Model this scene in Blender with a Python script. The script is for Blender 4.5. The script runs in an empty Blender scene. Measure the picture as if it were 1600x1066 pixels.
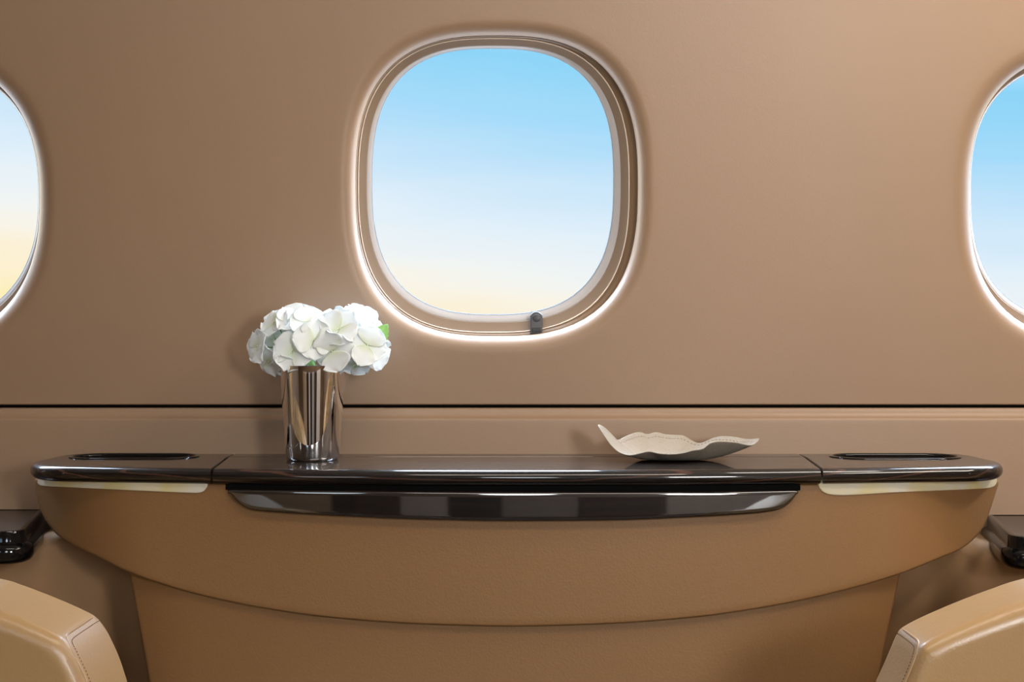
import bpy, bmesh, math, random
from mathutils import Vector, Matrix, noise
random.seed(7)
S = bpy.context.scene
COL = S.collection
PI = math.pi
F = 2111.1          # focal length in pixels of the 1600 px wide photograph
D0 = 1.9            # camera to window wall, metres
FLOOR_Z, TOP_Z = -0.78, -0.1575

# ------------------------------------------------------------------ measuring
def P(px, py, d):
    return Vector(((px - 800) / F * d, -D0 + d, -(py - 533) / F * d))

def wall_y(z):
    h = max(0.0, z + 0.089)
    return -h * 0.085 - 0.10 * h * h

def PW(px, py, off=0.0):
    d = D0
    for _ in range(6):
        d = D0 + wall_y(-(py - 533) / F * d) + off
    return P(px, py, d)

def lerp(a, b, t): return a + (b - a) * t

def interp(pts, x):
    if x <= pts[0][0]: return pts[0][1]
    for (x0, y0), (x1, y1) in zip(pts, pts[1:]):
        if x <= x1:
            return y0 + (y1 - y0) * (x - x0) / (x1 - x0) if x1 > x0 else y1
    return pts[-1][1]

def smooth_interp(pts, x):
    """monotone cubic through the points"""
    n = len(pts)
    if x <= pts[0][0]: return pts[0][1]
    if x >= pts[-1][0]: return pts[-1][1]
    sl = [(pts[i+1][1]-pts[i][1]) / (pts[i+1][0]-pts[i][0]) for i in range(n-1)]
    m = [sl[0]] + [0 if sl[i-1]*sl[i] <= 0 else 2*sl[i-1]*sl[i]/(sl[i-1]+sl[i]) for i in range(1, n-1)] + [sl[-1]]
    for i in range(n-1):
        if x <= pts[i+1][0]:
            h = pts[i+1][0]-pts[i][0]; t = (x-pts[i][0])/h
            return ((2*t**3-3*t*t+1)*pts[i][1] + (t**3-2*t*t+t)*h*m[i]
                    + (-2*t**3+3*t*t)*pts[i+1][1] + (t**3-t*t)*h*m[i+1])

# ------------------------------------------------------------------ objects
def link(o): COL.objects.link(o); return o

def obj(name, bm, mat, parent=None, sharp=35, weighted=False, smooth=True):
    bmesh.ops.recalc_face_normals(bm, faces=bm.faces)
    me = bpy.data.meshes.new(name)
    bm.to_mesh(me); bm.free()
    for m in (mat if isinstance(mat, (list, tuple)) else [mat]): me.materials.append(m)
    if smooth:
        me.polygons.foreach_set('use_smooth', [True] * len(me.polygons))
        me.set_sharp_from_angle(angle=math.radians(sharp))
    o = link(bpy.data.objects.new(name, me))
    if parent: o.parent = parent; o.matrix_parent_inverse = parent.matrix_basis.inverted()
    if weighted:
        w = o.modifiers.new('wn', 'WEIGHTED_NORMAL'); w.keep_sharp = True
    return o

def empty(name, loc=(0, 0, 0)):
    e = bpy.data.objects.new(name, None); e.location = loc; e.empty_display_size = 0.05
    return link(e)

def tag(o, label, cat, group=None):
    o['label'] = label; o['category'] = cat
    if group: o['group'] = group
    return o

def struct(o): o['kind'] = 'structure'; return o

# ------------------------------------------------------------------ mesh makers
def loft(bm, loops, closed=True, cap0=False, cap1=False, mi=0):
    vs = [[bm.verts.new(p) for p in lp] for lp in loops]
    n = len(vs[0])
    for a, b in zip(vs, vs[1:]):
        for i in range(n if closed else n - 1):
            j = (i + 1) % n
            f = bm.faces.new((a[i], a[j], b[j], b[i])); f.material_index = mi
    if cap0: bm.faces.new(vs[0])
    if cap1: bm.faces.new(vs[-1])
    return vs

def tube(bm, pts, r, seg=8, caps=True, closed=False):
    loops = []
    n = len(pts)
    prev = None
    for i, p in enumerate(pts):
        a = pts[(i - 1) % n] if (closed or i > 0) else pts[0]
        b = pts[(i + 1) % n] if (closed or i < n - 1) else pts[-1]
        t = (Vector(b) - Vector(a)).normalized()
        if prev is None:
            u = t.orthogonal().normalized()
        else:
            u = (prev - t * prev.dot(t)).normalized()
        prev = u
        v = t.cross(u)
        rr = r[i] if isinstance(r, (list, tuple)) else r
        loops.append([Vector(p) + (u * math.cos(k*2*PI/seg) + v * math.sin(k*2*PI/seg)) * rr for k in range(seg)])
    if closed:
        # match the twist of the last ring to the first
        best = min(range(seg), key=lambda s: (loops[-1][s] - loops[0][0]).length)
        loops.append([loops[0][(k - best) % seg] for k in range(seg)] if False else loops[0])
        loft(bm, loops)
        bmesh.ops.remove_doubles(bm, verts=bm.verts, dist=1e-6)
    else:
        loft(bm, loops, cap0=caps, cap1=caps)

def offset_poly(pts, dist):
    """inward offset of a counter-clockwise 2D polygon, one distance per edge"""
    n = len(pts); out = []
    for i in range(n):
        p0, p1, p2 = pts[i-1], pts[i], pts[(i+1) % n]
        e0 = (p1[0]-p0[0], p1[1]-p0[1]); e1 = (p2[0]-p1[0], p2[1]-p1[1])
        l0 = math.hypot(*e0) or 1e-9; l1 = math.hypot(*e1) or 1e-9
        n0 = (-e0[1]/l0, e0[0]/l0); n1 = (-e1[1]/l1, e1[0]/l1)
        d0, d1 = dist[i-1], dist[i]
        det = n0[0]*n1[1] - n0[1]*n1[0]
        if abs(det) < 0.05:
            nx, ny = n0[0]+n1[0], n0[1]+n1[1]; l = math.hypot(nx, ny) or 1e-9
            d = (d0+d1)/2
            out.append((p1[0]+nx/l*d, p1[1]+ny/l*d))
        else:
            out.append((p1[0]+(d0*n1[1]-d1*n0[1])/det, p1[1]+(d1*n0[0]-d0*n1[0])/det))
    return out

def area(p): return sum(p[i-1][0]*p[i][1]-p[i][0]*p[i-1][1] for i in range(len(p)))/2

def ccw(pts, r):
    if area(pts) < 0:
        pts = pts[::-1]; r = r[::-1]; r = r[1:] + r[:1]
    return pts, r

def board(pts, r, zt, T, hole=None, steps=12):
    """flat board with its own edge rounding per edge, seen from above; optional hole in its top"""
    pts, r = ccw(pts, r)
    bm = bmesh.new(); loops = []
    hold = [x + 0.003 for x in r]
    loops.append([Vector((x, y, zt)) for x, y in offset_poly(pts, hold)])
    for k in range(steps + 1):
        a = PI * k / steps
        loops.append([Vector((x, y, zt - T/2*(1-math.cos(a)))) for x, y in offset_poly(pts, [q*(1-math.sin(a)) for q in r])])
    vs = loft(bm, loops, cap1=True)
    if hole:
        h = [bm.verts.new((x, y, zt)) for x, y in hole]
        es = [bm.edges.new((h[i-1], h[i])) for i in range(len(h))]
        es += [bm.edges.get((vs[0][i-1], vs[0][i])) for i in range(len(vs[0]))]
        bmesh.ops.triangle_fill(bm, edges=es, use_beauty=True, use_dissolve=False)
        dn = [bm.verts.new((x, y, zt - T*0.9)) for x, y in hole]
        for i in range(len(h)): bm.faces.new((h[i-1], h[i], dn[i], dn[i-1]))
    else:
        bm.faces.new(vs[0])
    return bm

def front_panel(top, bot, x0, x1, depth, bev, thick_r, back_y, nx=90, ny=14, ease=True, bot_smooth=True):
    """front-facing panel: pixel outlines top(x) / bot(x) laid on a curved front depth(X), edges rolled over, sides carried back to back_y"""
    it = smooth_interp if bot_smooth else interp
    def at(px, py, extra=0.0):
        d = depth(0)
        for _ in range(5): d = depth((px-800)/F*d)
        p = P(px, py, d); p.y += extra; return p
    xs = []
    for i in range(nx + 1):
        t = i / nx
        if ease: t = lerp(t, 0.5 - 0.5*math.cos(PI*t), 0.75)
        xs.append(lerp(x0 + bev, x1 - bev, t))
    grid = []
    for x in xs:
        yt = it(top, x) + bev; yb = it(bot, x) - bev
        if yb < yt + 0.5: yb = yt + 0.5
        grid.append([(x, lerp(yt, yb, j/ny)) for j in range(ny+1)])
    bm = bmesh.new()
    V = [[bm.verts.new(at(*q)) for q in c] for c in grid]
    for i in range(nx):
        for j in range(ny):
            bm.faces.new((V[i][j], V[i+1][j], V[i+1][j+1], V[i][j+1]))
    ring = [(i, 0) for i in range(nx+1)] + [(nx, j) for j in range(1, ny+1)] + [(i, ny) for i in range(nx-1, -1, -1)] + [(0, j) for j in range(ny-1, 0, -1)]
    r2 = [grid[i][j] for i, j in ring]
    n = len(r2); nor = []
    for k in range(n):
        a, b = r2[k-1], r2[(k+1) % n]
        dx, dy = b[0]-a[0], b[1]-a[1]; l = math.hypot(dx, dy) or 1e-9
        nor.append((dy/l, -dx/l))
    for _ in range(2):
        nor = [tuple((nor[k-1][c]+2*nor[k][c]+nor[(k+1) % n][c])/4 for c in (0, 1)) for k in range(n)]
        nor = [(a/math.hypot(a, b), b/math.hypot(a, b)) for a, b in nor]
    prev = [V[i][j] for i, j in ring]
    K = 6
    for k in range(1, K+1):
        a = PI/2*k/K
        cur = [bm.verts.new(at(r2[q][0]+nor[q][0]*bev*math.sin(a), r2[q][1]+nor[q][1]*bev*math.sin(a), thick_r*(1-math.cos(a)))) for q in range(n)]
        for q in range(n): bm.faces.new((prev[q-1], prev[q], cur[q], cur[q-1]))
        prev = cur
    cur = [bm.verts.new((v.co.x, back_y, v.co.z)) for v in prev]
    for q in range(n): bm.faces.new((prev[q-1], prev[q], cur[q], cur[q-1]))
    bm.faces.new(cur)
    return bm

def slab(x0, x1, y0, y1, z0, z1, bev=0.0, seg=4):
    bm = bmesh.new()
    bmesh.ops.create_cube(bm, size=1.0, matrix=Matrix.Translation(((x0+x1)/2, (y0+y1)/2, (z0+z1)/2)) @ Matrix.Diagonal((x1-x0, y1-y0, z1-z0, 1)))
    if bev: bmesh.ops.bevel(bm, geom=bm.edges[:], offset=bev, segments=seg, profile=0.5, affect='EDGES')
    return bm

# ------------------------------------------------------------------ materials
def lin(r, g, b):
    return tuple((c/255/12.92 if c/255 <= 0.04045 else ((c/255+0.055)/1.055)**2.4) for c in (r, g, b)) + (1,)

def base_mat(name):
    m = bpy.data.materials.new(name); m.use_nodes = True
    return m, m.node_tree.nodes, m.node_tree.links, m.node_tree.nodes['Principled BSDF']

def plain(name, col, rough=0.5, metal=0.0, coat=0.0, spec=0.5, var=0.04):
    m, N, L, b = base_mat(name)
    tc = N.new('ShaderNodeTexCoord'); nz = N.new('ShaderNodeTexNoise'); nz.inputs['Scale'].default_value = 60
    L.new(tc.outputs['Object'], nz.inputs['Vector'])
    mx = N.new('ShaderNodeMix'); mx.data_type = 'RGBA'; mx.inputs[0].default_value = 0
    L.new(nz.outputs['Fac'], mx.inputs[0])
    mx.inputs[6].default_value = tuple(c*(1-var) for c in col[:3]) + (1,); mx.inputs[7].default_value = tuple(min(1, c*(1+var)) for c in col[:3]) + (1,)
    L.new(mx.outputs[2], b.inputs['Base Color'])
    b.inputs['Roughness'].default_value = rough; b.inputs['Metallic'].default_value = metal
    b.inputs['Coat Weight'].default_value = coat; b.inputs['Coat Roughness'].default_value = 0.03
    b.inputs['Specular IOR Level'].default_value = spec
    return m

def leather(name, col, rough=0.45, grain=900, bump=0.15, spec=0.5, mottled=0.05, stretch=(1, 1, 1), coat=0.0):
    m, N, L, b = base_mat(name)
    tc = N.new('ShaderNodeTexCoord'); mp = N.new('ShaderNodeMapping'); mp.inputs['Scale'].default_value = stretch
    L.new(tc.outputs['Object'], mp.inputs['Vector'])
    big = N.new('ShaderNodeTexNoise'); big.inputs['Scale'].default_value = 5; big.inputs['Detail'].default_value = 5
    L.new(mp.outputs[0], big.inputs['Vector'])
    mx = N.new('ShaderNodeMix'); mx.data_type = 'RGBA'
    mx.inputs[6].default_value = tuple(c*(1-mottled) for c in col[:3])+(1,); mx.inputs[7].default_value = tuple(min(1, c*(1+mottled)) for c in col[:3])+(1,)
    L.new(big.outputs['Fac'], mx.inputs[0]); L.new(mx.outputs[2], b.inputs['Base Color'])
    vo = N.new('ShaderNodeTexVoronoi'); vo.inputs['Scale'].default_value = grain; vo.feature = 'SMOOTH_F1'
    L.new(mp.outputs[0], vo.inputs['Vector'])
    nz = N.new('ShaderNodeTexNoise'); nz.inputs['Scale'].default_value = grain*0.35; nz.inputs['Detail'].default_value = 3
    L.new(mp.outputs[0], nz.inputs['Vector'])
    ad = N.new('ShaderNodeMath'); ad.operation = 'ADD'
    L.new(vo.outputs['Distance'], ad.inputs[0]); L.new(nz.outputs['Fac'], ad.inputs[1])
    bp = N.new('ShaderNodeBump'); bp.inputs['Strength'].default_value = bump; bp.inputs['Distance'].default_value = 0.0006
    L.new(ad.outputs[0], bp.inputs['Height']); L.new(bp.outputs[0], b.inputs['Normal'])
    b.inputs['Roughness'].default_value = rough; b.inputs['Specular IOR Level'].default_value = spec
    b.inputs['Coat Weight'].default_value = coat; b.inputs['Coat Roughness'].default_value = 0.3
    return m

def wood(name, dark, light, rough=0.05):
    """lacquered macassar-like veneer: near black with a few fine reddish grain lines running along the table"""
    m, N, L, b = base_mat(name)
    tc = N.new('ShaderNodeTexCoord'); mp = N.new('ShaderNodeMapping')
    mp.inputs['Rotation'].default_value = (0.9, 0.10, 0.05); mp.inputs['Scale'].default_value = (0.12, 1, 1)
    L.new(tc.outputs['Object'], mp.inputs['Vector'])
    wv = N.new('ShaderNodeTexWave'); wv.wave_type = 'BANDS'; wv.bands_direction = 'Y'
    wv.inputs['Scale'].default_value = 26; wv.inputs['Distortion'].default_value = 3.5; wv.inputs['Detail'].default_value = 2
    wv.inputs['Detail Scale'].default_value = 1.6
    L.new(mp.outputs[0], wv.inputs['Vector'])
    cr = N.new('ShaderNodeValToRGB')
    e = cr.color_ramp.elements
    e[0].position = 0.0; e[0].color = dark; e[1].position = 0.965; e[1].color = tuple(c*1.5 for c in dark[:3])+(1,)
    q = cr.color_ramp.elements.new(0.997); q.color = light
    L.new(wv.outputs['Fac'], cr.inputs['Fac']); L.new(cr.outputs['Color'], b.inputs['Base Color'])
    b.inputs['Roughness'].default_value = 0.35; b.inputs['Specular IOR Level'].default_value = 0.1
    b.inputs['Coat Weight'].default_value = 0.68; b.inputs['Coat Roughness'].default_value = rough; b.inputs['Coat IOR'].default_value = 1.65
    return m

M = {}
M['wall'] = leather('wall_leather', lin(147, 121, 98), 0.42, 700, 0.10, 0.45, 0.04)
M['lower'] = leather('lower_wall_leather', lin(147, 121, 98), 0.45, 700, 0.10, 0.45, 0.04, (0.25, 1, 1))
M['apron'] = leather('apron_leather', lin(126, 92, 56), 0.5, 420, 0.35, 0.4, 0.04)
M['panel'] = leather('side_panel_leather', lin(148, 114, 78), 0.62, 500, 0.2, 0.4, 0.04)
M['seat'] = leather('seat_leather', lin(150, 118, 77), 0.33, 520, 0.16, 0.55, 0.03)
M['seat_end'] = leather('seat_end_leather', lin(142, 111, 74), 0.42, 420, 0.35, 0.5, 0.03)
M['thread'] = plain('seat_thread', lin(104, 78, 52), 0.8)
M['wood'] = wood('ebony_veneer', (0.0045, 0.003, 0.0025, 1), (0.055, 0.024, 0.015, 1))
M['pullwood'] = wood('pull_veneer', (0.006, 0.0045, 0.004, 1), (0.012, 0.007, 0.006, 1), 0.04)
M['pullwood'].node_tree.nodes['Principled BSDF'].inputs['Coat IOR'].default_value = 2.0
M['pullwood'].node_tree.nodes['Principled BSDF'].inputs['Coat Weight'].default_value = 1.0
M['ledgewood'] = wood('ledge_veneer', (0.014, 0.009, 0.007, 1), (0.05, 0.03, 0.02, 1), 0.12)
M['ledgewood'].node_tree.nodes['Principled BSDF'].inputs['Coat Weight'].default_value = 0.45
M['black'] = plain('black_gloss', (0.003, 0.003, 0.0033, 1), 0.08, 0, 0.0, 0.32)
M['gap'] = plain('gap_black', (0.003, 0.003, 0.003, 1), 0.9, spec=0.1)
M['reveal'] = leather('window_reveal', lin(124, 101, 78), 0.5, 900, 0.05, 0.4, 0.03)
M['bezel'] = plain('window_bezel', lin(190, 187, 188), 0.35)
M['seal'] = plain('pane_seal', lin(120, 132, 142), 0.4)
M['track'] = plain('shade_track', lin(225, 205, 185), 0.3)
M['latch'] = plain('latch_plastic', lin(62, 62, 66), 0.4)
M['latchdark'] = plain('latch_slot', lin(12, 12, 13), 0.4)
M['steel'] = plain('polished_steel', (0.76, 0.755, 0.76, 1), 0.035, 1.0, var=0.01)
M['dish'] = leather('dish_leather', lin(158, 147, 132), 0.6, 420, 0.7, 0.3, 0.06)
M['dishthread'] = plain('dish_thread', lin(120, 108, 96), 0.8)
M['stem'] = plain('stem_green', lin(96, 130, 62), 0.6)
M['carpet'] = plain('carpet', lin(64, 54, 46), 0.95, var=0.15)
M['ceiling'] = plain('ceiling_fabric', lin(226, 214, 198), 0.8)
M['rear'] = plain('cabin_panel', lin(188, 168, 148), 0.6)
M['darkslab'] = plain('dark_reflection_slab', lin(30, 24, 21), 0.4)  # from here, tints of the made-up far-side slabs that show as reflection bands
M['greyslab'] = plain('grey_reflection_slab', lin(235, 230, 228), 0.6)
M['browngrey'] = plain('brown_grey_reflection_slab', lin(220, 195, 165), 0.6)
M['brownslab'] = plain('brown_reflection_slab', lin(70, 52, 42), 0.5)
M['dimslab'] = plain('dim_reflection_slab', lin(190, 186, 186), 0.6)
M['lilacslab'] = plain('lilac_reflection_slab', lin(250, 246, 246), 0.6)
M['lamp'] = plain('lamp_housing', lin(230, 225, 220), 0.4)

def petal_mat():
    m, N, L, b = base_mat('petal_white')
    out = N['Material Output']
    tc = N.new('ShaderNodeTexCoord'); nz = N.new('ShaderNodeTexNoise'); nz.inputs['Scale'].default_value = 160; nz.inputs['Detail'].default_value = 4
    L.new(tc.outputs['Object'], nz.inputs['Vector'])
    at = N.new('ShaderNodeAttribute'); at.attribute_name = 'heart'
    mx = N.new('ShaderNodeMix'); mx.data_type = 'RGBA'
    mx.inputs[6].default_value = (0.90, 0.94, 0.95, 1); mx.inputs[7].default_value = (0.70, 0.80, 0.48, 1)
    L.new(at.outputs['Fac'], mx.inputs[0]); L.new(mx.outputs[2], b.inputs['Base Color'])
    bp = N.new('ShaderNodeBump'); bp.inputs['Strength'].default_value = 0.12; bp.inputs['Distance'].default_value = 0.001
    L.new(nz.outputs['Fac'], bp.inputs['Height']); L.new(bp.outputs[0], b.inputs['Normal'])
    b.inputs['Roughness'].default_value = 0.6; b.inputs['Specular IOR Level'].default_value = 0.25
    tr = N.new('ShaderNodeBsdfTranslucent'); L.new(mx.outputs[2], tr.inputs['Color'])
    ms = N.new('ShaderNodeMixShader'); ms.inputs[0].default_value = 0.25
    L.new(b.outputs[0], ms.inputs[1]); L.new(tr.outputs[0], ms.inputs[2]); L.new(ms.outputs[0], out.inputs['Surface'])
    return m
M['petal'] = petal_mat()

def leaf_mat():
    m, N, L, b = base_mat('leaf_green')
    tc = N.new('ShaderNodeTexCoord'); nz = N.new('ShaderNodeTexNoise'); nz.inputs['Scale'].default_value = 200
    L.new(tc.outputs['Object'], nz.inputs['Vector'])
    mx = N.new('ShaderNodeMix'); mx.data_type = 'RGBA'
    mx.inputs[6].default_value = lin(104, 156, 72); mx.inputs[7].default_value = lin(150, 196, 110)
    L.new(nz.outputs['Fac'], mx.inputs[0]); L.new(mx.outputs[2], b.inputs['Base Color'])
    b.inputs['Roughness'].default_value = 0.5
    return m
M['leaf'] = leaf_mat()

def pane_mat():
    m, N, L, b = base_mat('window_pane')
    out = N['Material Output']; N.remove(b)
    tr = N.new('ShaderNodeBsdfTransparent'); tr.inputs['Color'].default_value = (0.99, 0.995, 1, 1)
    gl = N.new('ShaderNodeBsdfGlossy'); gl.inputs['Roughness'].default_value = 0.02
    fr = N.new('ShaderNodeFresnel'); fr.inputs['IOR'].default_value = 1.03
    ms = N.new('ShaderNodeMixShader')
    L.new(fr.outputs[0], ms.inputs[0]); L.new(tr.outputs[0], ms.inputs[1]); L.new(gl.outputs[0], ms.inputs[2]); L.new(ms.outputs[0], out.inputs['Surface'])
    return m
M['pane'] = pane_mat()

def lamp_strip_mat():
    m, N, L, b = base_mat('light_diffuser')
    tc = N.new('ShaderNodeTexCoord'); nz = N.new('ShaderNodeTexNoise'); nz.inputs['Scale'].default_value = 22
    L.new(tc.outputs['Object'], nz.inputs['Vector'])
    cr = N.new('ShaderNodeValToRGB'); cr.color_ramp.elements[0].color = lin(184, 170, 122); cr.color_ramp.elements[1].color = lin(188, 182, 168)
    cr.color_ramp.elements[0].position = 0.35; cr.color_ramp.elements[1].position = 0.65
    L.new(nz.outputs['Fac'], cr.inputs['Fac']); L.new(cr.outputs['Color'], b.inputs['Base Color'])
    L.new(cr.outputs['Color'], b.inputs['Emission Color']); b.inputs['Emission Strength'].default_value = STRIP_E
    b.inputs['Roughness'].default_value = 0.4
    return m
STRIP_E = 0.12
M['strip'] = lamp_strip_mat()

# ------------------------------------------------------------------ window wall
def contour(cx, cy, hw, hh, n, th, e=0.0):
    c, s = math.cos(th), math.sin(th); a, b = hw + e, hh + e
    r = ((abs(c)/a)**n + (abs(s)/b)**n) ** (-1.0/n)
    return cx + r*c, cy + r*s

WIN = [(-160, 312, 222, 228, 2.4), (776, 290.5, 220.5, 235, 2.68), (1737, 307, 222, 227, 2.6)]
Y_TOP, Y_BOT = -170, 631
X_CELL = [-620, 308, 1256, 2220]
NS = 26

def wall_mesh():
    bm = bmesh.new()
    for w, (cx, cy, hw, hh, n) in enumerate(WIN):
        x0, x1 = X_CELL[w], X_CELL[w+1]
        rect = []
        for k in range(NS): rect.append((lerp(x0, x1, k/NS), Y_TOP))
        for k in range(NS): rect.append((x1, lerp(Y_TOP, Y_BOT, k/NS)))
        for k in range(NS): rect.append((lerp(x1, x0, k/NS), Y_BOT))
        for k in range(NS): rect.append((x0, lerp(Y_BOT, Y_TOP, k/NS)))
        ths = [math.atan2(y-cy, x-cx) for x, y in rect]
        loops = []
        W, DP = LIP_W, LIP_D
        loops.append([PW(*contour(cx, cy, hw, hh, n, t, 4), DP + 0.012) for t in ths])
        loops.append([PW(*contour(cx, cy, hw, hh, n, t, 0.7), DP + 0.004) for t in ths])
        for k in range(11):
            a = PI/2*k/10
            loops.append([PW(*contour(cx, cy, hw, hh, n, t, W*(1-math.cos(a))), DP*(1-math.sin(a))) for t in ths])
        for k in range(1, 10):
            f = (k/9)**1.3
            lp = []
            for (rx, ry), t in zip(rect, ths):
                ax, ay = contour(cx, cy, hw, hh, n, t, W)
                lp.append(PW(lerp(ax, rx, f), lerp(ay, ry, f)))
            loops.append(lp)
        loft(bm, loops)
    for xa, xb in ((-1755, X_CELL[0]), (X_CELL[3], 3355)):
        loft(bm, [[PW(x, lerp(Y_TOP, Y_BOT, k/NS)) for k in range(NS+1)] for x in (xa, xb)], closed=False)
    # rolled lower edge that returns into the groove
    loft(bm, [[PW(x, Y_BOT) + Vector((0, dy, dz)) for x in [-1755] + [lerp(X_CELL[0], X_CELL[3], k/60) for k in range(61)] + [3355]]
              for dy, dz in ((0, 0), (0.001, -0.0012), (0.003, -0.0018), (0.022, -0.0018))], closed=False)
    bmesh.ops.remove_doubles(bm, verts=bm.verts, dist=1e-5)
    return bm
LIP_W, LIP_D = 26, 0.024

def lower_mesh():
    bm = bmesh.new()
    z0 = PW(800, 631).z
    prof = [(0.022, -0.0058), (0.004, -0.0060), (0.0005, -0.0068), (-0.0008, -0.0085), (-0.0014, -0.0120), (-0.0026, -0.0155), (-0.0050, -0.0182), (-0.0078, -0.0195),
            (-0.0090, -0.0203), (-0.0098, -0.0218), (-0.0100, -0.0240), (-0.0100, -0.0275), (-0.0100, -0.05), (-0.0100, FLOOR_Z - z0)]
    loft(bm, [[Vector((x, y, z0 + z)) for y, z in prof] for x in (-2.3, 2.3)], closed=False)
    return bm

def make_wall(name):
    r = struct(empty(name))
    u = obj('upper_panel', wall_mesh(), M['wall'], r, 60)
    l = obj('lower_panel', lower_mesh(), M['lower'], r, 40)
    z0 = PW(800, 631).z      # the seal at the back of the groove between the two panels
    bm = bmesh.new()
    loft(bm, [[Vector((x, y, z0 + dz)) for y, dz in ((0.0035, -0.0012), (0.012, -0.0014), (0.012, -0.0064), (0.0055, -0.0066))] for x in (-2.3, 2.3)], closed=False)
    obj('groove_seal', bm, M['gap'], r, 40)
    return r, u, l
wall_back, wb_u, wb_l = make_wall('wall_back')

def make_window(k):
    cx, cy, hw, hh, n = WIN[k]
    r = struct(empty('window_%d' % (k+1)))
    NT = 112
    ths = [2*PI*i/NT for i in range(NT)]
    sx = cx + (-5 if k == 1 else (38 if k == 0 else -42)) * 0.5
    # deeper rings drift towards the vanishing point
    def ring(dx, dy, a, b, off, nn=n):
        return [PW(*contour(cx + dx, cy + dy, a, b, nn, t), off) for t in ths]
    vx = {0: 23, 1: -4.5, 2: -23}[k]
    ax, ay = hw/220.5, hh/235
    bm = bmesh.new()
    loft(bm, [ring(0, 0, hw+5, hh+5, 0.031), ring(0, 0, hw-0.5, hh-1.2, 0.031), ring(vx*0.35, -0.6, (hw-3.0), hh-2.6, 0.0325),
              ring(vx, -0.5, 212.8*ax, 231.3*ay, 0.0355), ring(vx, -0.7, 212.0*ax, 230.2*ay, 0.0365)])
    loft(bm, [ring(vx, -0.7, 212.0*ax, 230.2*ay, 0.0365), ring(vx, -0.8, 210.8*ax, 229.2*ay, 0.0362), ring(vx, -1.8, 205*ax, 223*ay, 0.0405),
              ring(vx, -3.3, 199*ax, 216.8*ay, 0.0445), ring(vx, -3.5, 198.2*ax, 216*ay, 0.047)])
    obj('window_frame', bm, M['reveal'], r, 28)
    bm = bmesh.new()
    tube(bm, ring(vx, -0.7, 211.6*ax, 229.8*ay, 0.0358), 0.0008, 6, closed=True)
    obj('shade_track', bm, M['track'], r, 80)
    bm = bmesh.new()
    loft(bm, [ring(vx, -3.4, 199.5*ax, 217.3*ay, 0.0475), ring(vx, -3.5, 198.0*ax, 215.8*ay, 0.0465), ring(vx*1.05, -3.8, 196.8*ax, 214.8*ay, 0.0466),
              ring(vx*1.2, -5.4, 192*ax, 211.0*ay, 0.0492), ring(vx*1.3, -6.4, 189.2*ax, 208.6*ay, 0.0506)])
    obj('bezel', bm, M['bezel'], r, 35)
    bm = bmesh.new()
    loft(bm, [ring(vx*1.3, -6.4, 196*ax, 215.0*ay, 0.060), ring(vx*1.3, -6.4, 191*ax, 210.4*ay, 0.0508), ring(vx*1.33, -6.6, 188.6*ax, 208.0*ay, 0.0516), ring(vx*1.33, -6.8, 187.8*ax, 207.3*ay, 0.0526), ring(vx*1.33, -6.9, 188.4*ax, 207.9*ay, 0.058)])
    obj('pane_seal', bm, M['seal'], r, 35)
    bm = bmesh.new()
    lp = [bm.verts.new(p) for p in ring(vx*1.33, -6.9, 189*ax, 208.6*ay, 0.055)]
    lq = [bm.verts.new(p + Vector((0, 0.003, 0))) for p in ring(vx*1.33, -6.9, 189*ax, 208.6*ay, 0.055)]
    bm.faces.new(lp); bm.faces.new(lq)
    for i in range(NT): bm.faces.new((lp[i-1], lp[i], lq[i], lq[i-1]))
    obj('pane', bm, M['pane'], r, 30)
    return r
windows = [make_window(k) for k in range(3)]

# shade latch on the middle window
def disc_panel(cx, cy, r, depth, back, dome=0.0012):
    bm = bmesh.new(); loops = []
    for rr, dd in ((r, back-depth), (r, 0.0), (r*0.92, -dome*0.6), (r*0.6, -dome), (r*0.05, -dome*1.1)):
        loops.append([P(cx + rr*math.cos(t*2*PI/28), cy + rr*math.sin(t*2*PI/28), depth) + Vector((0, dd, 0)) for t in range(28)])
    loft(bm, loops, cap0=True, cap1=True); return bm
LD = 1.918
bm = front_panel([(828.5, 499), (829, 496), (830, 492.5), (832, 489.8), (835, 487.6), (838, 487), (841, 487.6), (844, 489.8), (846.2, 492.5), (847.2, 496), (847.6, 499)],
                 [(828.5, 522.5), (847.6, 520.5)], 828.5, 847.6, lambda X: LD, 1.6, 0.0015, LD - D0 + 0.022, nx=24, ny=8)
handle = obj('shade_latch', bm, M['latch'], windows[1], 45)
handle['label'] = 'small dark grey latch with round button'
obj('button', disc_panel(838.3, 497, 6.0, LD - 0.0006, LD + 0.004), M['latch'], handle)
bm = front_panel([(831, 512.5), (845.4, 511.8)], [(831, 519.8), (845.4, 518.4)], 831, 845.4, lambda X: LD - 0.0008, 0.8, 0.0006, LD - D0 + 0.004, nx=8, ny=3, ease=False)
obj('slot', bm, M['latchdark'], handle, 45)

# ------------------------------------------------------------------ cabin shell (floor, ceiling, far side behind the camera)
OPP_Y = -2.36
wf, a, b = make_wall('wall_front')
wf.rotation_euler = (0, 0, PI); wf.location = (0, OPP_Y, 0)
for k, w in enumerate(windows):
    r = struct(empty('window_%d' % (k+4)))
    for ch in list(w.children):
        if ch.name.startswith('shade_latch'): continue
        c = ch.copy(); link(c); c.parent = r
    r.rotation_euler = (0, 0, PI); r.location = (0, OPP_Y, 0)

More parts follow.
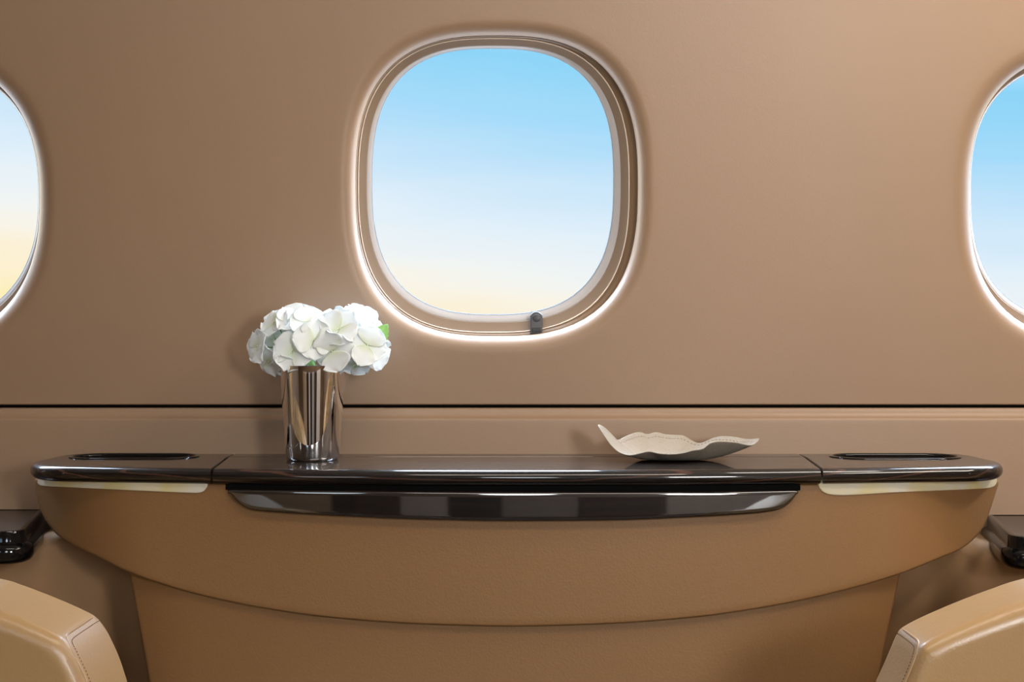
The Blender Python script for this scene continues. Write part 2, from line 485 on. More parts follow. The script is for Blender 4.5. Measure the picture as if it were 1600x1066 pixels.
zt = PW(800, Y_TOP).z; yt = wall_y(zt)
bm = bmesh.new()
prof = []
for k in range(25):
    a = PI*k/24
    cyy = OPP_Y/2; hwid = -cyy + yt
    prof.append((cyy + hwid*math.cos(a), zt + 0.40*math.sin(a)**0.8))
loft(bm, [[Vector((x, y, z)) for y, z in prof] for x in (-2.3, 2.3)], closed=False)
struct(obj('ceiling', bm, M['ceiling'], None, 60))
struct(obj('floor', slab(-2.3, 2.3, OPP_Y-0.02, 0.02, FLOOR_Z-0.04, FLOOR_Z), M['carpet'], smooth=False))
for nm, xa, xb in (('wall_left', -2.34, -2.3), ('wall_right', 2.3, 2.34)):
    struct(obj(nm, slab(xa, xb, OPP_Y-0.05, 0.05, FLOOR_Z-0.04, 1.08), M['rear'], smooth=False))
# made-up slabs on the far side, placed and coloured to give reflection bands
FAR = [(-1.32, -0.785, 'browngrey'), (-0.775, -0.695, 'darkslab'), (-0.685, -0.49, 'brownslab'), (-0.48, -0.275, 'greyslab'), (-0.265, -0.055, 'darkslab'),
       (-0.045, 0.28, 'dimslab'), (0.29, 0.655, 'brownslab'), (0.665, 1.32, 'lilacslab')]
for i, (xa, xb, mt) in enumerate(FAR):
    struct(obj('reflection_slab_%d' % (i+1), slab(xa, xb, OPP_Y + 0.012, OPP_Y + 0.09, FLOOR_Z, -0.25, 0.012, 3), M[mt]))

# ------------------------------------------------------------------ console table
table = tag(empty('console_table', (0, -0.2, FLOOR_Z)), 'wall-mounted tan leather console with glossy dark wood top under the middle window', 'console table')
def fd(X): return 1.640 + X*X/6.4
BACK = 1.884
HW, CX = 0.634, 0.006
def end_section(s):
    pts, r = [], []
    B = 0.0097
    fx = lambda X: (s*X, -D0 + fd(X))
    pts.append((s*0.3937, -D0 + 1.8365)); r.append(0.0018)             # seam
    n = 22
    for k in range(n):
        X = lerp(0.3765, 0.555, k/(n-1)); pts.append(fx(X)); r.append(B)
    c0 = fd(0.555); ax, ay = HW - 0.555, 0.085
    for k in range(1, 17):
        a = PI/2*k/16
        pts.append((s*(0.555 + ax*math.sin(a)**0.9), -D0 + c0 + 0.006*math.sin(a) + ay*(1-math.cos(a)))); r.append(B)
    pts.append((s*(HW-0.004), -D0 + BACK - 0.02)); r.append(B)
    pts.append((s*(HW-0.012), -D0 + BACK)); r.append(0.001)
    pts.append((s*0.3937, -D0 + BACK)); r.append(0.001)
    return [(x+CX*1.0, y) for x, y in pts], r

def stadium(x0, x1, y0, y1, n=14):
    ry = (y1-y0)/2; cy = (y0+y1)/2; rx = ry*1.0
    pts = []
    for k in range(n+1):
        a = -PI/2 + PI*k/n; pts.append((x1 - rx + rx*math.cos(a), cy + ry*math.sin(a)))
    for k in range(n+1):
        a = PI/2 + PI*k/n; pts.append((x0 + rx + rx*math.cos(a), cy + ry*math.sin(a)))
    return pts

T = 0.0195
for s, (sx0, sx1) in ((-1, (-0.598, -0.430)), (1, (0.436, 0.606))):
    pts, r = end_section(s)
    hole = stadium(sx0, sx1, -D0 + 1.802, -D0 + 1.876)
    sec = obj('end_section', board(pts, r, TOP_Z, T, hole), M['wood'], table, 40, weighted=True)
    bm = bmesh.new()
    def hl(e, z): return [Vector((x, y, TOP_Z + z)) for x, y in stadium(sx0 - e, sx1 + e, -D0 + 1.802 - e, -D0 + 1.876 + e)]
    loft(bm, [hl(0.004, 0.0002), hl(0.0035, 0.0012), hl(0.001, 0.0018), hl(-0.0015, 0.001), hl(-0.0025, -0.001), hl(-0.003, -0.0145), hl(-0.006, -0.0165)], cap1=True)
    obj('cup_well', bm, M['black'], sec, 50)

leaf, r = [], []
for k in range(49):
    X = lerp(-0.3745, 0.3745, k/48); leaf.append((X+CX, -D0 + fd(X))); r.append(0.0097)
r[-1] = 0.0018
leaf.append((0.3917+CX, -D0 + 1.8365)); r.append(0.0012)
leaf.append((-0.3917+CX, -D0 + 1.8365)); r.append(0.0018)
obj('table_leaf', board(leaf, r, TOP_Z, T), M['wood'], table, 40, weighted=True)
strip = [(-0.3922+CX, -D0 + 1.8385), (0.3922+CX, -D0 + 1.8385), (0.3922+CX, -D0 + BACK), (-0.3922+CX, -D0 + BACK)]
obj('back_strip', board(strip, [0.0012]*4, TOP_Z, T, steps=6), M['wood'], table, 40, weighted=True)

def ad(X):
    a = abs(X - CX)
    return fd(X) + 0.012 + (max(0, a - 0.46)**2) * 2.6
A_TOP = [(52, 747), (120, 750), (325, 756), (800, 757), (1275, 756), (1480, 752), (1562, 750)]
A_BOT = [(52, 752), (55, 762), (60, 782), (68, 806), (77, 822), (92, 839), (115, 853), (150, 870), (205, 897), (300, 928), (400, 950), (520, 967), (660, 977), (800, 980.5),
         (940, 977), (1080, 967), (1200, 950), (1300, 929), (1405, 899), (1470, 873), (1500, 860), (1522, 843), (1536, 824), (1545, 800), (1553, 775), (1559, 758), (1562, 752)]
bm = front_panel(A_TOP, A_BOT, 52, 1562, ad, 4.5, 0.006, -0.085, nx=140, ny=18)
obj('apron', bm, M['apron'], table, 60)
PT = [(354, 764.5), (500, 766), (800, 768.5), (1100, 768), (1249, 765.5)]
PB = [(354, 766), (361, 773), (370, 784), (381, 793), (397, 799), (450, 803.5), (550, 809), (660, 813.5), (800, 816), (950, 815), (1080, 810), (1160, 805.5), (1205, 801), (1222, 796), (1234, 787), (1243, 775), (1249, 767)]
bm = front_panel(PT, PB, 354, 1249, lambda X: ad(X) - 0.011, 4.0, 0.007, -0.2, nx=110, ny=6)
obj('pull_panel', bm, M['pullwood'], table, 60)
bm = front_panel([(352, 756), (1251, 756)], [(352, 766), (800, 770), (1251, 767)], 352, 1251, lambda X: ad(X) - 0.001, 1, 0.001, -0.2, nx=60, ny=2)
obj('gap_shade_strip', bm, M['gap'], table, 60)  # black strip standing in for the shade between table top and pull panel
LT = [(58, 742), (325, 752)]
LB = [(58, 748), (59, 756), (64, 759.5), (120, 762.5), (200, 766.5), (290, 770.5), (308, 771), (316, 769), (321, 764), (324, 757)]
bm = front_panel(LT, LB, 58, 324, lambda X: ad(X) - 0.0022, 1.5, 0.002, -0.086, nx=60, ny=5)
obj('light_strip', bm, M['strip'], table, 60)
RT = [(1279, 752), (1560, 742)]
RB = [(1279, 757), (1282, 764), (1287, 769.5), (1296, 773), (1312, 774.5), (1400, 770), (1480, 766.5), (1547, 763), (1554, 760), (1557, 754), (1558, 748)]
bm = front_panel(RT, RB, 1279, 1558, lambda X: ad(X) - 0.0022, 1.5, 0.002, -0.086, nx=60, ny=5)
obj('light_strip', bm, M['strip'], table, 60)
def sd(X):
    a = abs(X - CX)
    return fd(X) + 0.021 + max(0, a-0.40)**2*2.0
bm = front_panel([(200, 850), (1410, 850)], [(200, 868), (205, 898), (235, 1066), (316, 1515), (1275, 1515), (1369, 1066), (1403, 905), (1410, 868)], 200, 1410, sd, 5, 0.010, -0.012, nx=80, ny=10, bot_smooth=False)
for v in bm.verts: v.co.z = max(v.co.z, FLOOR_Z)
obj('support_panel', bm, M['apron'], table, 60)

# ------------------------------------------------------------------ side ledges at the wall
def side_ledge(s, zl, back_px, corner_px, front_d, label, out):
    root = tag(empty('side_ledge', (s*1.2, -0.1, FLOOR_Z)), label, 'side ledge', 'ledges along the window wall')
    Yf = -D0 + front_d
    Xb = (back_px - 800)/F*(D0-0.009); Xf = (corner_px - 800)/F*front_d
    E = s*2.28
    # inlay outline, end eased like the photo
    pts = [(E, -0.0106), (E, Yf)]
    r0 = 0.035
    end = []
    dirx, diry = Xb - Xf, -0.0106 - Yf
    L_ = math.hypot(dirx, diry)
    ux, uy = dirx/L_, diry/L_
    p_in = (Xf + s*0.032, Yf); p_c = (Xf, Yf); p_out = (Xf + ux*0.03, Yf + uy*0.03)
    for k in range(13):
        t = k/12
        end.append(((1-t)**2*p_in[0] + 2*t*(1-t)*p_c[0] + t*t*p_out[0], (1-t)**2*p_in[1] + 2*t*(1-t)*p_c[1] + t*t*p_out[1]))
    pts = [(E, -0.0106), (E, Yf)] + end + [(Xb, -0.0106)]
    edge = [0]*len(pts)
    for i in range(1, len(pts)-1): edge[i] = 1           # front and end edges carry the rim
    p2, e2 = ccw(pts, edge)
    def lp(o, z): return [Vector((x, y, zl + z)) for x, y in offset_poly(p2, [-o*q for q in e2])]
    bm = bmesh.new()
    loft(bm, [lp(-0.004, 0), lp(-0.004, -0.012)], cap0=True, cap1=True)
    obj('ledge_top', bm, M['ledgewood'], root, 40)
    bm = bmesh.new()
    loft(bm, [lp(-0.0045, -0.008), lp(-0.0042, 0.0004), lp(-0.001, 0.0008), lp(0.0015, 0.0), lp(0.003, -0.003), lp(0.0035, -0.012), lp(0.0045, -0.015), lp(0.008, -0.0165), lp(0.0105, -0.0185),
              lp(0.012, -0.022), lp(0.0125, -0.029), lp(0.0115, -0.034), lp(0.0085, -0.038), lp(0.003, -0.040), lp(-0.008, -0.040), lp(-0.012, -0.030)], cap1=True)
    obj('rim', bm, M['black'], root, 40)
    # leather side panel below, running in behind the table
    def pd(X):
        q = abs(X)
        if s > 0: return smooth_interp([(0.3, 1.835), (0.44, 1.833), (0.56, 1.824), (0.60, 1.80), (0.70, 1.765), (0.85, 1.74), (2.4, 1.735)], q)
        return smooth_interp([(0.3, 1.835), (0.44, 1.833), (0.56, 1.824), (0.60, 1.805), (0.68, 1.772), (0.8, 1.766), (2.4, 1.765)], q)
    def pz(X):
        q = abs(X)
        return zl - smooth_interp([(0.3, 0.000), (0.575, 0.000), (0.615, 0.020), (0.65, 0.026), (2.4, 0.026)], q)
    bm = bmesh.new(); loops = []
    xs = [0.488 + 0.008*i for i in range(28)] + [0.75, 0.9, 1.2, 1.7, 2.28]
    for q in xs:
        X = s*q; y = -D0 + pd(X); z = pz(X); R = 0.026
        lp_ = [Vector((X, -0.0106, z)), Vector((X, (y+R-0.0106)/2, z))]
        for k in range(9):
            a = PI/2*k/8
            lp_.append(Vector((X, y + R*(1-math.sin(a)), z - R*(1-math.cos(a)))))
        for k in range(1, 13): lp_.append(Vector((X, y + 0.02*(k/12), lerp(z - R, FLOOR_Z, k/12))))
        loops.append(lp_)
    loft(bm, loops, closed=False)
    obj('side_panel', bm, M['panel'], root, 60)
    return root
side_ledge(-1, -0.2365, 66, 33, 1.674, 'dark wood ledge with black rim at the left end of the console', 0)
side_ledge(1, -0.2440, 1546, 1584, 1.677, 'dark wood ledge with black rim at the right end of the console', 0)

# ------------------------------------------------------------------ seats in the lower corners
def seat(s, outline, seam_i, label, near=1.243, far=1.335):
    root = tag(empty('cabin_seat', (s*0.75, -0.55, FLOOR_Z)), label, 'seat', 'tan leather club seats')
    d = far - 0.015
    prof = [((px-800)/F*d, -(py-533)/F*d) for px, py in outline]
    xs = [s*1.15] + [p[0] for p in prof]
    # smooth resample along a parametric curve
    raw = [(s*1.10, prof[0][1] + 0.024), (s*0.80, prof[0][1] + 0.023), (s*0.66, prof[0][1] + 0.020), (s*0.57, prof[0][1] + 0.014)] + prof
    def cat(p, n=6):
        out = []
        for i in range(len(p)-1):
            a, b_, c, e = p[max(i-1, 0)], p[i], p[i+1], p[min(i+2, len(p)-1)]
            for k in range(n):
                t = k/n
                out.append(tuple(0.5*((2*b_[q]) + (-a[q]+c[q])*t + (2*a[q]-5*b_[q]+4*c[q]-e[q])*t*t + (-a[q]+3*b_[q]-3*c[q]+e[q])*t**3) for q in (0, 1)))
        out.append(p[-1]); return out
    top = cat(raw)
    lastx = top[-1][0]
    seam_pt = prof[seam_i]
    tail = [(lastx - s*0.004*0 - s*(-0.006)*0 + (-s)*0.010, top[-1][1]-0.06), (lastx + (-s)*0.012, FLOOR_Z + 0.10)]
    poly = top + tail + [(s*1.10, FLOOR_Z + 0.10)]
    nt = len(top)
    rr = []
    for i in range(len(poly)):
        if i < nt - 1:
            q = abs(poly[i][0])
            rr.append(smooth_interp([(0.34, 0.015), (abs(seam_pt[0])+0.012, 0.0155), (abs(seam_pt[0])+0.10, 0.019), (0.6, 0.020)], q))
        elif i < nt + 1: rr.append(0.015)
        else: rr.append(0.004)
    for _ in range(6):
        q = rr[:]
        for i in range(1, nt): q[i] = (rr[i-1] + 2*rr[i] + rr[i+1])/4
        rr = q
    if area(poly) < 0: poly, rr = ccw(poly, rr)
    bm = bmesh.new(); loops = []
    yn, yf = -D0 + near, -D0 + far
    K = 8
    # near rounding
    for k in range(K+1):
        a = PI/2*k/K
        off = [q*(1-math.sin(a)) for q in rr]
        loops.append([Vector((x, yn + 0.85*q*(1-math.cos(a)), z)) for (x, z), q in zip(offset_poly(poly, off), rr)])
    loops.append([Vector((x, (yn+yf)/2, z)) for x, z in poly])
    for k in range(K, -1, -1):
        a = PI/2*k/K
        off = [q*0.6*(1-math.sin(a)) for q in rr]
        loops.append([Vector((x, yf - 0.016*(1-math.cos(a)), z)) for x, z in offset_poly(poly, off)])
    n = len(poly)
    vs = loft(bm, loops)
    # near and far faces, filled as strips between upper edge and lower edge
    for lp_ in (vs[0], vs[-1]):
        bmesh.ops.triangle_fill(bm, edges=[bm.edges.get((lp_[i-1], lp_[i])) for i in range(n)], use_beauty=True)
    # the end panel: faces past the seam
    bm.faces.ensure_lookup_table()
    arm = obj('armrest', bm, M['seat'], root, 50, weighted=True)
    me = arm.data
    me.materials.append(M['seat_end'])
    sxm = seam_pt[0]
    for p in me.polygons:
        cen = p.center
        if (cen.x - sxm)*(-s) > 0 and abs(p.normal.x) > 0.5: p.material_index = 1
    # piping and stitches along the seam
    def edge_pt(i, k):     # point on the rolled surface: polygon vertex i, rounding step k
        return loops[k][i].copy()
    order = range(n)
    idx = sorted(order, key=lambda i: (loops[K][i]-Vector((seam_pt[0], loops[K][i].y, seam_pt[1]))).length)[0]
    step = 1 if (loops[K][(idx+1) % n].z < loops[K][idx].z and abs(loops[K][(idx+1) % n].x) < 0.6) else -1
    path = [loops[q][idx] for q in range(len(loops)-2, K-1, -1)]
    path = [p.copy() for p in path]
    kk = K
    i = idx; cnt = 0
    seq = []
    while cnt < 40 and loops[K][i].z > FLOOR_Z + 0.2:
        t = min(1.0, cnt/9)
        k = K - 1.2*t
        k0 = int(math.floor(k)); f = k - k0
        seq.append(loops[k0][i].lerp(loops[min(k0+1, K)][i], f))
        i = (i + step) % n; cnt += 1
    full = path + seq[1:]
    # resample evenly
    def resample(pts, ds):
        out = [pts[0]]; acc = 0
        for a, b_ in zip(pts, pts[1:]):
            L_ = (b_-a).length; pos = 0
            while acc + (L_-pos) >= ds:
                pos += ds - acc; out.append(a.lerp(b_, pos/L_)); acc = 0
            acc += L_-pos
        return out
    full = resample(full, 0.004)
    for _ in range(14):
        full = [full[0]] + [(full[i-1]+full[i]*2+full[i+1])/4 for i in range(1, len(full)-1)] + [full[-1]]
    bm = bmesh.new(); tube(bm, full, 0.0013, 8)
    obj('piping', bm, M['seat'], root, 80)
    # stitches a little inside the end panel
    from mathutils.bvhtree import BVHTree
    bvh = BVHTree.FromPolygons([v.co for v in me.vertices], [list(p.vertices) for p in me.polygons])
    fine = resample(full, 0.0034)
    bm = bmesh.new(); lastn = None
    for i in range(1, len(fine)-1):
        t = (fine[i+1]-fine[i-1]).normalized()
        loc, nrm, _, _ = bvh.find_nearest(fine[i])
        if nrm.dot(loc - Vector((s*0.8, (yn+yf)/2, -0.5))) < 0: nrm = -nrm
        side = t.cross(nrm)
        if side.x*s > 0: side = -side
        if abs(side.x) < 0.2 and side.y < 0: side = -side
        q = fine[i] + side*0.0062
        loc, n2, _, _ = bvh.find_nearest(q)
        if n2.dot(nrm) < 0: n2 = -n2
        if (loc - q).length > 0.0035 or side.x*s > 0.3: continue
        c = loc + n2*0.0001
        tube(bm, [c - t*0.0009, c, c + t*0.0009], [0.00045, 0.0006, 0.00045], 6)
    st = obj('stitching', bm, M['thread'], root, 80)
    # remaining seat body, beyond the frame
    y0, y1 = -D0 + far + 0.012, -D0 + 1.635
    x0, x1 = sorted((s*0.45, s*1.29))
    obj('seat_cushion', slab(x0, x1, y0, y1, -0.55, -0.42, 0.04, 5), M['seat'], root)
    x0, x1 = sorted((s*0.55, s*1.29))
    obj('seat_base', slab(x0, x1, y0+0.02, y1-0.02, FLOOR_Z, -0.545, 0.01), M['seat_end'], root)
    x0, x1 = sorted((s*1.30, s*1.43))
    obj('backrest', slab(x0, x1, y0, y1, -0.5, 0.0, 0.05, 5), M['seat'], root)
    return root
seat(-1, [(0, 905), (30, 914), (60, 925), (95, 939), (128, 954), (146, 964), (158, 977), (170, 997), (185, 1030), (197, 1066)], 5,
     'tan leather seat whose rounded armrest fills the lower left corner of the photo', near=1.216)
seat(1, [(1600, 905), (1550, 921), (1500, 940), (1460, 957), (1430, 971), (1410, 983), (1402, 994), (1394, 1012), (1383, 1038), (1370, 1066)], 5,
     'tan leather seat whose rounded armrest fills the lower right corner of the photo')

# ------------------------------------------------------------------ vase
VD = 1.790
vb = P(488.5, 719, VD); vb.z = TOP_Z
vase = tag(empty('vase', vb), 'polished silver tumbler vase holding the white flowers on the dark table top', 'vase')
prof = [(0.004, 0.0012), (0.028, 0.0012), (0.0295, 0.0002), (0.0315, 0.0002), (0.0328, 0.0018), (0.0336, 0.005), (0.0348, 0.020), (0.0368, 0.048), (0.0388, 0.080), (0.0402, 0.105), (0.0411, 0.1235), (0.0411, 0.1247), (0.0404, 0.1252),
        (0.0397, 0.1247), (0.0394, 0.122), (0.0372, 0.080), (0.0335, 0.02), (0.031, 0.006), (0.004, 0.005)]
prof = [(r_*1.045, z) for r_, z in prof]
bm = bmesh.new()
NV = 72
loft(bm, [[Vector((vb.x + r_*math.cos(2*PI*k/NV), vb.y + r_*math.sin(2*PI*k/NV), TOP_Z + 0.0004 + z)) for k in range(NV)] for r_, z in prof], cap0=True, cap1=True)
obj('cup_body', bm, M['steel'], vase, 40)

# ------------------------------------------------------------------ hydrangeas
def floret_mesh(bm, lay, c, nrm, size, spin, rng):
    nrm = nrm.normalized()
    u = Vector((1, 0, 0)) - nrm*nrm.x; u = u.normalized() if u.length > 0.2 else nrm.orthogonal().normalized()
    v = u.cross(nrm)
    if v.z < 0: v = -v
    npet = 4
    for k in range(npet):
        a = spin + k*2*PI/npet + rng.uniform(-0.12, 0.12)
        d = u*math.cos(a) + v*math.sin(a); w = nrm.cross(d)
        L_ = size*rng.uniform(0.88, 1.08); Wd = size*rng.uniform(0.54, 0.63)
        cup = rng.uniform(0.10, 0.30); curl = rng.uniform(0.15, 0.55); lift = (0.0015 if k % 2 else 0.0)
        ph = rng.uniform(0, 6)
        NR, NC = 9, 8
        grid = []
        for i in range(NR+1):
            t = i/NR
            wid = Wd*(math.sin(PI*min(1, 0.06+0.94*t)**0.72)**0.62 if t < 1 else 0.30)
            wid = Wd * (0.13 + 1.0*math.sin(PI*(t**0.85)*0.93)**0.75) * (1 if t < 0.97 else 0.75)
            row = []
            for j in range(NC+1):
                q = -1 + 2*j/NC
                notch = 1 - 0.13*math.exp(-((q-0.25*math.sin(ph*5))/0.2)**2)*(t**5) - 0.16*abs(q)**2.2*t + 0.05*math.sin(7*q+ph)*t**4
                rad = L_*t*notch
                h = cup*L_*(0.5*t + 0.5*abs(q)**1.8*t) - curl*L_*t**3*0.35 + 0.055*L_*math.sin(3.2*q+ph)*t*t + 0.04*L_*math.sin(8*q+ph*2)*t**2.5 + 0.03*L_*math.sin(5*t*PI+ph*3)*abs(q)**2
                row.append(c + d*(rad + 0.0006) + w*(q*wid) + nrm*(h + lift))
            grid.append(row)
        V = [[bm.verts.new(p) for p in row] for row in grid]
        for i in range(NR+1):
            for j in range(NC+1): V[i][j][lay] = max(0.0, 1 - i/NR*2.6)*0.6
        for i in range(NR):
            for j in range(NC): bm.faces.new((V[i][j], V[i+1][j], V[i+1][j+1], V[i][j+1]))
    # small bead in the middle
    m = bmesh.ops.create_icosphere(bm, subdivisions=1, radius=0.0017, matrix=Matrix.Translation(c + nrm*0.0012))
    for q in m['verts']: q[lay] = 0.6

def leaf_mesh(base, tip, width, nrm):
    bm = bmesh.new()
    ax = tip - base; L_ = ax.length; ax.normalize(); w = nrm.cross(ax).normalized(); n_ = ax.cross(w)
    NR, NC = 14, 6
    V = []
    for i in range(NR+1):
        t = i/NR
        wd = width*math.sin(PI*(0.04+0.96*t)**0.8)**0.9*(1 + (0.10 if i % 2 else -0.06)) + 0.0003
        V.append([bm.verts.new(base + ax*(L_*t) + w*(wd*q/ (NC/2)) + n_*(0.10*L_*math.sin(PI*t) - 0.25*width*abs(q/(NC/2)))) for q in range(-NC//2, NC//2+1)])
    for i in range(NR):
        for j in range(NC): bm.faces.new((V[i][j], V[i+1][j], V[i+1][j+1], V[i][j+1]))
    return bm

def hydrangea(center, florets, label, seed, stem_dx):
    rng = random.Random(seed)
    root = tag(empty('hydrangea', center), label, 'flower', 'white hydrangea heads in the vase')
    sb = bmesh.new()
    tube(sb, [Vector((vb.x + stem_dx, vb.y, TOP_Z + 0.012)).lerp(center, k/8) for k in range(9)], 0.0022, 8)
    for (px, py, dd, nv, spin, sz) in florets:
        c = P(px, py, VD + dd)
        nn = (Vector(nv) + Vector((rng.uniform(-.06, .06), 0, rng.uniform(-.06, .06)))).normalized()
        bm = bmesh.new(); lay = bm.verts.layers.float.new('heart')
        floret_mesh(bm, lay, c, nn, sz, math.radians(spin), rng)
        o = obj('floret', bm, M['petal'], root, 180)
        sm = o.modifiers.new('sub', 'SUBSURF'); sm.levels = 1; sm.render_levels = 1
        sm = o.modifiers.new('thickness', 'SOLIDIFY'); sm.thickness = 0.0004
        tube(sb, [center - Vector((0, 0, 0.014)), center.lerp(c, 0.6) - Vector((0, 0, 0.004)) - nn*0.004, c - nn*0.0006], 0.0009, 5)
    obj('stem', sb, M['stem'], root, 80)
    return root

fl_left = [(458, 549, -.032, (-.10, -.95, .10), 70, .0315), (491, 532, -.036, (.15, -.95, .20), 85, .028), (463, 497, -.012, (-.05, -.70, .70), 45, .030), (403, 541, -.004, (-.75, -.6, .05), 30, .026),
           (430, 504, -.008, (-.6, -.6, .6), 60, .026), (421, 564, -.008, (-.5, -.7, -.45), 20, .026), (482, 505, -.022, (.25, -.8, .5), 20, .027), (448, 570, -.020, (-.1, -.7, -.7), 10, .024),
           (470, 505, .022, (.1, .6, .8), 0, .028), (430, 530, .028, (-.4, .85, .2), 40, .028), (480, 540, .030, (.3, .9, 0), 10, .028), (455, 562, .024, (0, .8, -.4), 70, .026)]
fl_right = [(531, 514, -.032, (-.10, -.90, .35), 50, .030), (519, 549, -.038, (-.10, -.95, -.15), 20, .030), (573, 540, -.030, (.30, -.9, .05), -20, .0295), (560, 500, -.010, (.15, -.65, .75), 30, .028),
            (579, 513, -.006, (.65, -.55, .5), 75, .026), (555, 568, -.014, (.1, -.65, -.7), 30, .024), (590, 552, .0, (.75, -.5, -.25), 10, .025), (520, 502, -.004, (-.3, -.5, .8), 0, .027), (546, 540, -.026, (.1, -.9, .2), 60, .026),
            (550, 505, .024, (0, .6, .8), 20, .027), (530, 540, .030, (-.2, .95, 0), 50, .028), (575, 535, .028, (.4, .85, 0), 15, .027)]
h1 = hydrangea(P(455, 535, VD), fl_left, 'white hydrangea head on the left side of the silver vase', 3, -0.006)
h2 = hydrangea(P(552, 535, VD), fl_right, 'white hydrangea head with a green leaf on the right side of the vase', 11, 0.006)
obj('leaf', leaf_mesh(P(583, 537, VD - 0.012), P(606, 507, VD - 0.014), 0.0115, Vector((0.2, -1, 0.1))), M['leaf'], h2, 180)
obj('leaf', leaf_mesh(P(475, 560, VD - 0.010), P(493, 574, VD - 0.030), 0.006, Vector((0.0, -0.6, 0.8))), M['leaf'], h1, 180)

# ------------------------------------------------------------------ leather dish
FR = [(165, 110), (195, 165), (230, 220), (280, 288), (340, 338), (420, 358), (500, 341), (570, 326), (650, 344), (750, 348), (850, 336), (920, 315), (975, 312), (1020, 285), (1050, 258), (1130, 247), (1250, 255), (1370, 280), (1412, 258), (1440, 222)]
BK = [(165, 110), (215, 135), (265, 185), (320, 240), (400, 202), (500, 175), (555, 195), (625, 175), (700, 195), (830, 200), (900, 240), (965, 265), (1000, 255), (1080, 220), (1150, 208), (1250, 215), (1320, 230), (1380, 232), (1440, 222)]
DD = 1.790
def rim_curve(pts, sg, n=44):
    L_ = [0]
    for a, b_ in zip(pts, pts[1:]): L_.append(L_[-1] + math.hypot(b_[0]-a[0], b_[1]-a[1]))
    px_ = list(zip(L_, [p[0] for p in pts])); py_ = list(zip(L_, [p[1] for p in pts]))
    out = []
    for k in range(n+1):
        l = L_[-1]*k/n
        zx, zy = smooth_interp(px_, l), smooth_interp(py_, l)
        f = (zx-165)/(1440-165)
        w = math.sin(PI*min(1, max(0, f)))**0.55
        d = DD + sg*w*(0.048 if sg > 0 else 0.062)
        if sg < 0 and f > 0.75: d = DD - 0.062*w - 0.0
        out.append(P(900 + zx/5, 640 + zy/5, d))
    return out
fr = rim_curve(FR, -1); bk = rim_curve(BK, 1)
rim = fr + bk[::-1][1:-1]
n = len(rim)
bc = P(1053, 700, DD - 0.002); bc.z = TOP_Z + 0.0022
base = []
for i in range(n):
    f = i/(n/2)
    a = PI + f*PI
    base.append(Vector((bc.x + 0.043*math.cos(a), bc.y + 0.024*math.sin(a), bc.z)))
def dloop(t):
    out = []
    for b_, q in zip(base, rim):
        if t <= 0.30:
            out.append(bc.lerp(b_, max(t, 0.004)/0.30))
        else:
            u = (t-0.30)/0.70
            p = b_.lerp(q, u); p.z = b_.z + (q.z-b_.z)*(u**1.45)
            out.append(p)
    return out
bm = bmesh.new()
loft(bm, [dloop(t) for t in (0, 0.15, 0.28, 0.31, 0.38, 0.48, 0.58, 0.68, 0.78, 0.88, 0.95, 1.0)], cap0=True)
dish = tag(empty('tray', (bc.x, bc.y, TOP_Z)), 'beige leather leaf-shaped tray with curled edges on the right of the table top', 'tray')
o = obj('tray_body', bm, M['dish'], dish, 180)
sm = o.modifiers.new('thickness', 'SOLIDIFY'); sm.thickness = 0.0018; sm.offset = 0
sm = o.modifiers.new('sub', 'SUBSURF'); sm.levels = 2; sm.render_levels = 2
bm = bmesh.new()
lp = dloop(0.90)
for i in range(n):
    a, b_ = lp[i], lp[(i+1) % n]
    L_ = (b_-a).length; m_ = max(1, int(L_/0.0026))
    for k in range(m_):
        p0, p1 = a.lerp(b_, (k+0.15)/m_), a.lerp(b_, (k+0.65)/m_)
        up = Vector((0, -0.0006 if i > n/2 else 0.0004, 0.0009))
        tube(bm, [p0+up, (p0+p1)/2+up*1.15, p1+up], 0.00035, 5)
obj('stitching', bm, M['dishthread'], dish, 80)

# ------------------------------------------------------------------ light
def area_light(name, loc, target, sx, sy, power, col):
    l = bpy.data.lights.new(name, 'AREA'); l.shape = 'RECTANGLE'; l.size = sx; l.size_y = sy; l.energy = power; l.color = col
    o = link(bpy.data.objects.new(name, l)); o.location = loc
    o.rotation_euler = (Vector(target) - Vector(loc)).to_track_quat('-Z', 'Y').to_euler()
    return o
# daylight in the far-side windows
for k, (cx, cy, *_r) in enumerate(WIN):
    c = PW(cx, cy, 0.12); X = -c.x
    area_light('daylight', (X, OPP_Y - 0.13 - wall_y(c.z)*0, c.z), (X*0.9, 0, c.z - 0.15), 0.36, 0.40, (28, 5.5, 0.6)[k], (1.0, 0.97, 0.93))
# ceiling wash lamps along the cabin
for (x, y, p, sx) in ((1.35, -1.0, 13, 0.9), (0.1, -1.2, 7.5, 0.9), (-1.3, -1.2, 0.2, 0.9)):
    area_light('ceiling_lamp', (x, y, zt + 0.33), (x*0.8, y+0.1, 0), sx, 0.14, p, (1.0, 0.91, 0.80))

area_light('added_fill_light', (0.74, -0.55, 0.80), (0.62, -0.16, -0.35), 0.40, 0.10, 4.5, (1.0, 0.92, 0.82))  # added fill light, brightens the side panel right of the console

W = bpy.data.worlds.new('sky'); S.world = W; W.use_nodes = True
N, L = W.node_tree.nodes, W.node_tree.links
N.clear()
out = N.new('ShaderNodeOutputWorld'); bg = N.new('ShaderNodeBackground')
tc = N.new('ShaderNodeTexCoord'); sp = N.new('ShaderNodeSeparateXYZ'); L.new(tc.outputs['Generated'], sp.inputs[0])
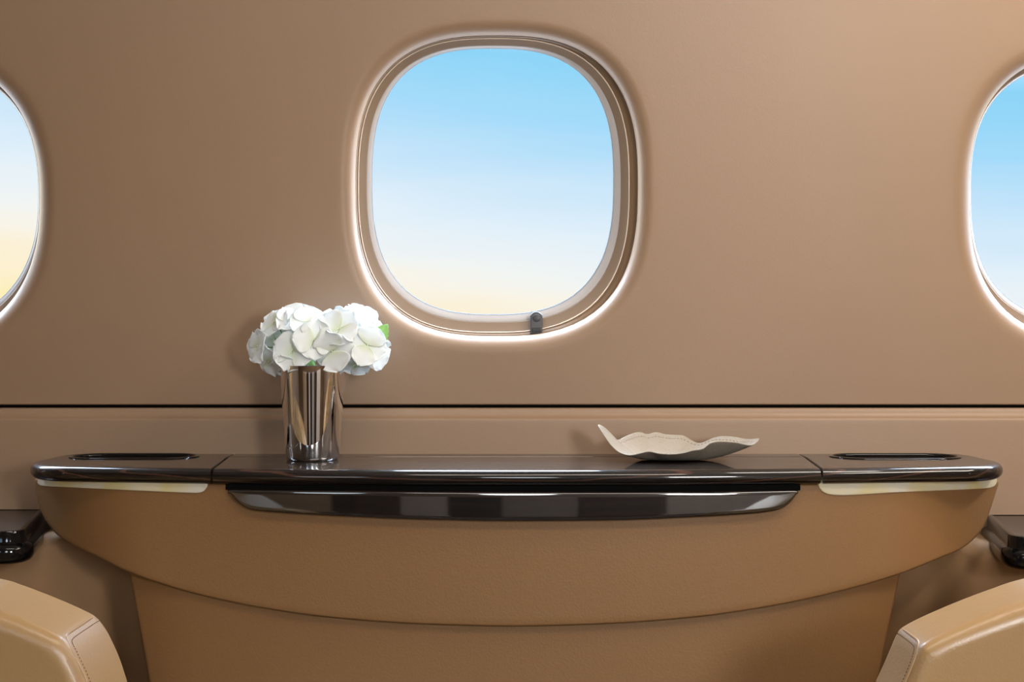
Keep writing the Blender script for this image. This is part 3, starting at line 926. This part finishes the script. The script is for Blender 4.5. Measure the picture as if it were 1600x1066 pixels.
# thin streaky haze bends the height a little
mp = N.new('ShaderNodeMapping'); mp.inputs['Scale'].default_value = (3, 3, 30); L.new(tc.outputs['Generated'], mp.inputs['Vector'])
nz = N.new('ShaderNodeTexNoise'); nz.inputs['Scale'].default_value = 1.6; nz.inputs['Detail'].default_value = 5; L.new(mp.outputs[0], nz.inputs['Vector'])
def math_node(op, a, b_):
    m = N.new('ShaderNodeMath'); m.operation = op
    for i, q in enumerate((a, b_)):
        if isinstance(q, (int, float)): m.inputs[i].default_value = q
        else: L.new(q, m.inputs[i])
    return m.outputs[0]
h = math_node('ADD', sp.outputs['Z'], math_node('MULTIPLY', math_node('SUBTRACT', nz.outputs['Fac'], 0.5), 0.03))
h = math_node('ADD', h, math_node('MULTIPLY', sp.outputs['X'], 0.11))
h = math_node('ADD', h, math_node('MULTIPLY', math_node('MINIMUM', sp.outputs['X'], 0.0), 0.025))       # bluer to the right, paler to the left
v = math_node('MULTIPLY_ADD', h, 1/0.7); v.node.inputs[2].default_value = 0.2/0.7
cr = N.new('ShaderNodeValToRGB'); L.new(v, cr.inputs['Fac'])
def hp(hh): return (hh + 0.2)/0.7
stops = [(-0.2, (1.3, 1.4, 1.55, 1)), (-0.10, (1.3, 1.28, 1.15, 1)), (-0.065, (1.15, 1.0, 0.6, 1)), (-0.03, lin(255, 239, 165)), (-0.006, lin(255, 241, 200)), (0.018, lin(254, 242, 216)), (0.036, lin(250, 246, 234)), (0.052, lin(243, 246, 243)), (0.085, lin(228, 241, 250)),
         (0.125, lin(200, 230, 250)), (0.165, lin(166, 220, 250)), (0.205, lin(142, 213, 247)), (0.26, (0.6, 0.9, 1.2, 1)), (0.34, (4.8, 5.8, 7.2, 1)), (0.5, (7.0, 8.5, 10.6, 1))]
e = cr.color_ramp.elements
e[0].position = hp(stops[0][0]); e[0].color = stops[0][1]; e[1].position = hp(stops[-1][0]); e[1].color = stops[-1][1]
for p_, c_ in stops[1:-1]:
    q = e.new(hp(p_)); q.color = c_
# brighter haze well to either side of the view and on the far side of the aircraft
nd = math_node('SUBTRACT', 0.86, sp.outputs['Y'])
mr = N.new('ShaderNodeMapRange'); mr.inputs['From Min'].default_value = 0.0; mr.inputs['From Max'].default_value = 0.25
mr.inputs['To Min'].default_value = 1.0; mr.inputs['To Max'].default_value = 3.6; L.new(nd, mr.inputs['Value'])
L.new(cr.outputs['Color'], bg.inputs['Color']); L.new(mr.outputs[0], bg.inputs['Strength'])
L.new(bg.outputs[0], out.inputs['Surface'])

# ------------------------------------------------------------------ camera and view
cam = bpy.data.cameras.new('camera'); cam.sensor_width = 36; cam.lens = F*36/1600
co = link(bpy.data.objects.new('camera', cam)); co.location = (0, -D0, 0); co.rotation_euler = (PI/2, 0, 0); cam.clip_start = 0.02
S.camera = co
S.view_settings.view_transform = 'Standard'; S.view_settings.look = 'None'; S.view_settings.exposure = 0.0; S.view_settings.gamma = 1.0
S.view_settings.use_curve_mapping = False
S.cycles.use_denoising = True
S.cycles.max_bounces = 10; S.cycles.diffuse_bounces = 5; S.cycles.glossy_bounces = 5; S.cycles.transparent_max_bounces = 12
S.cycles.sample_clamp_indirect = 6.0; S.cycles.caustics_reflective = False; S.cycles.caustics_refractive = False
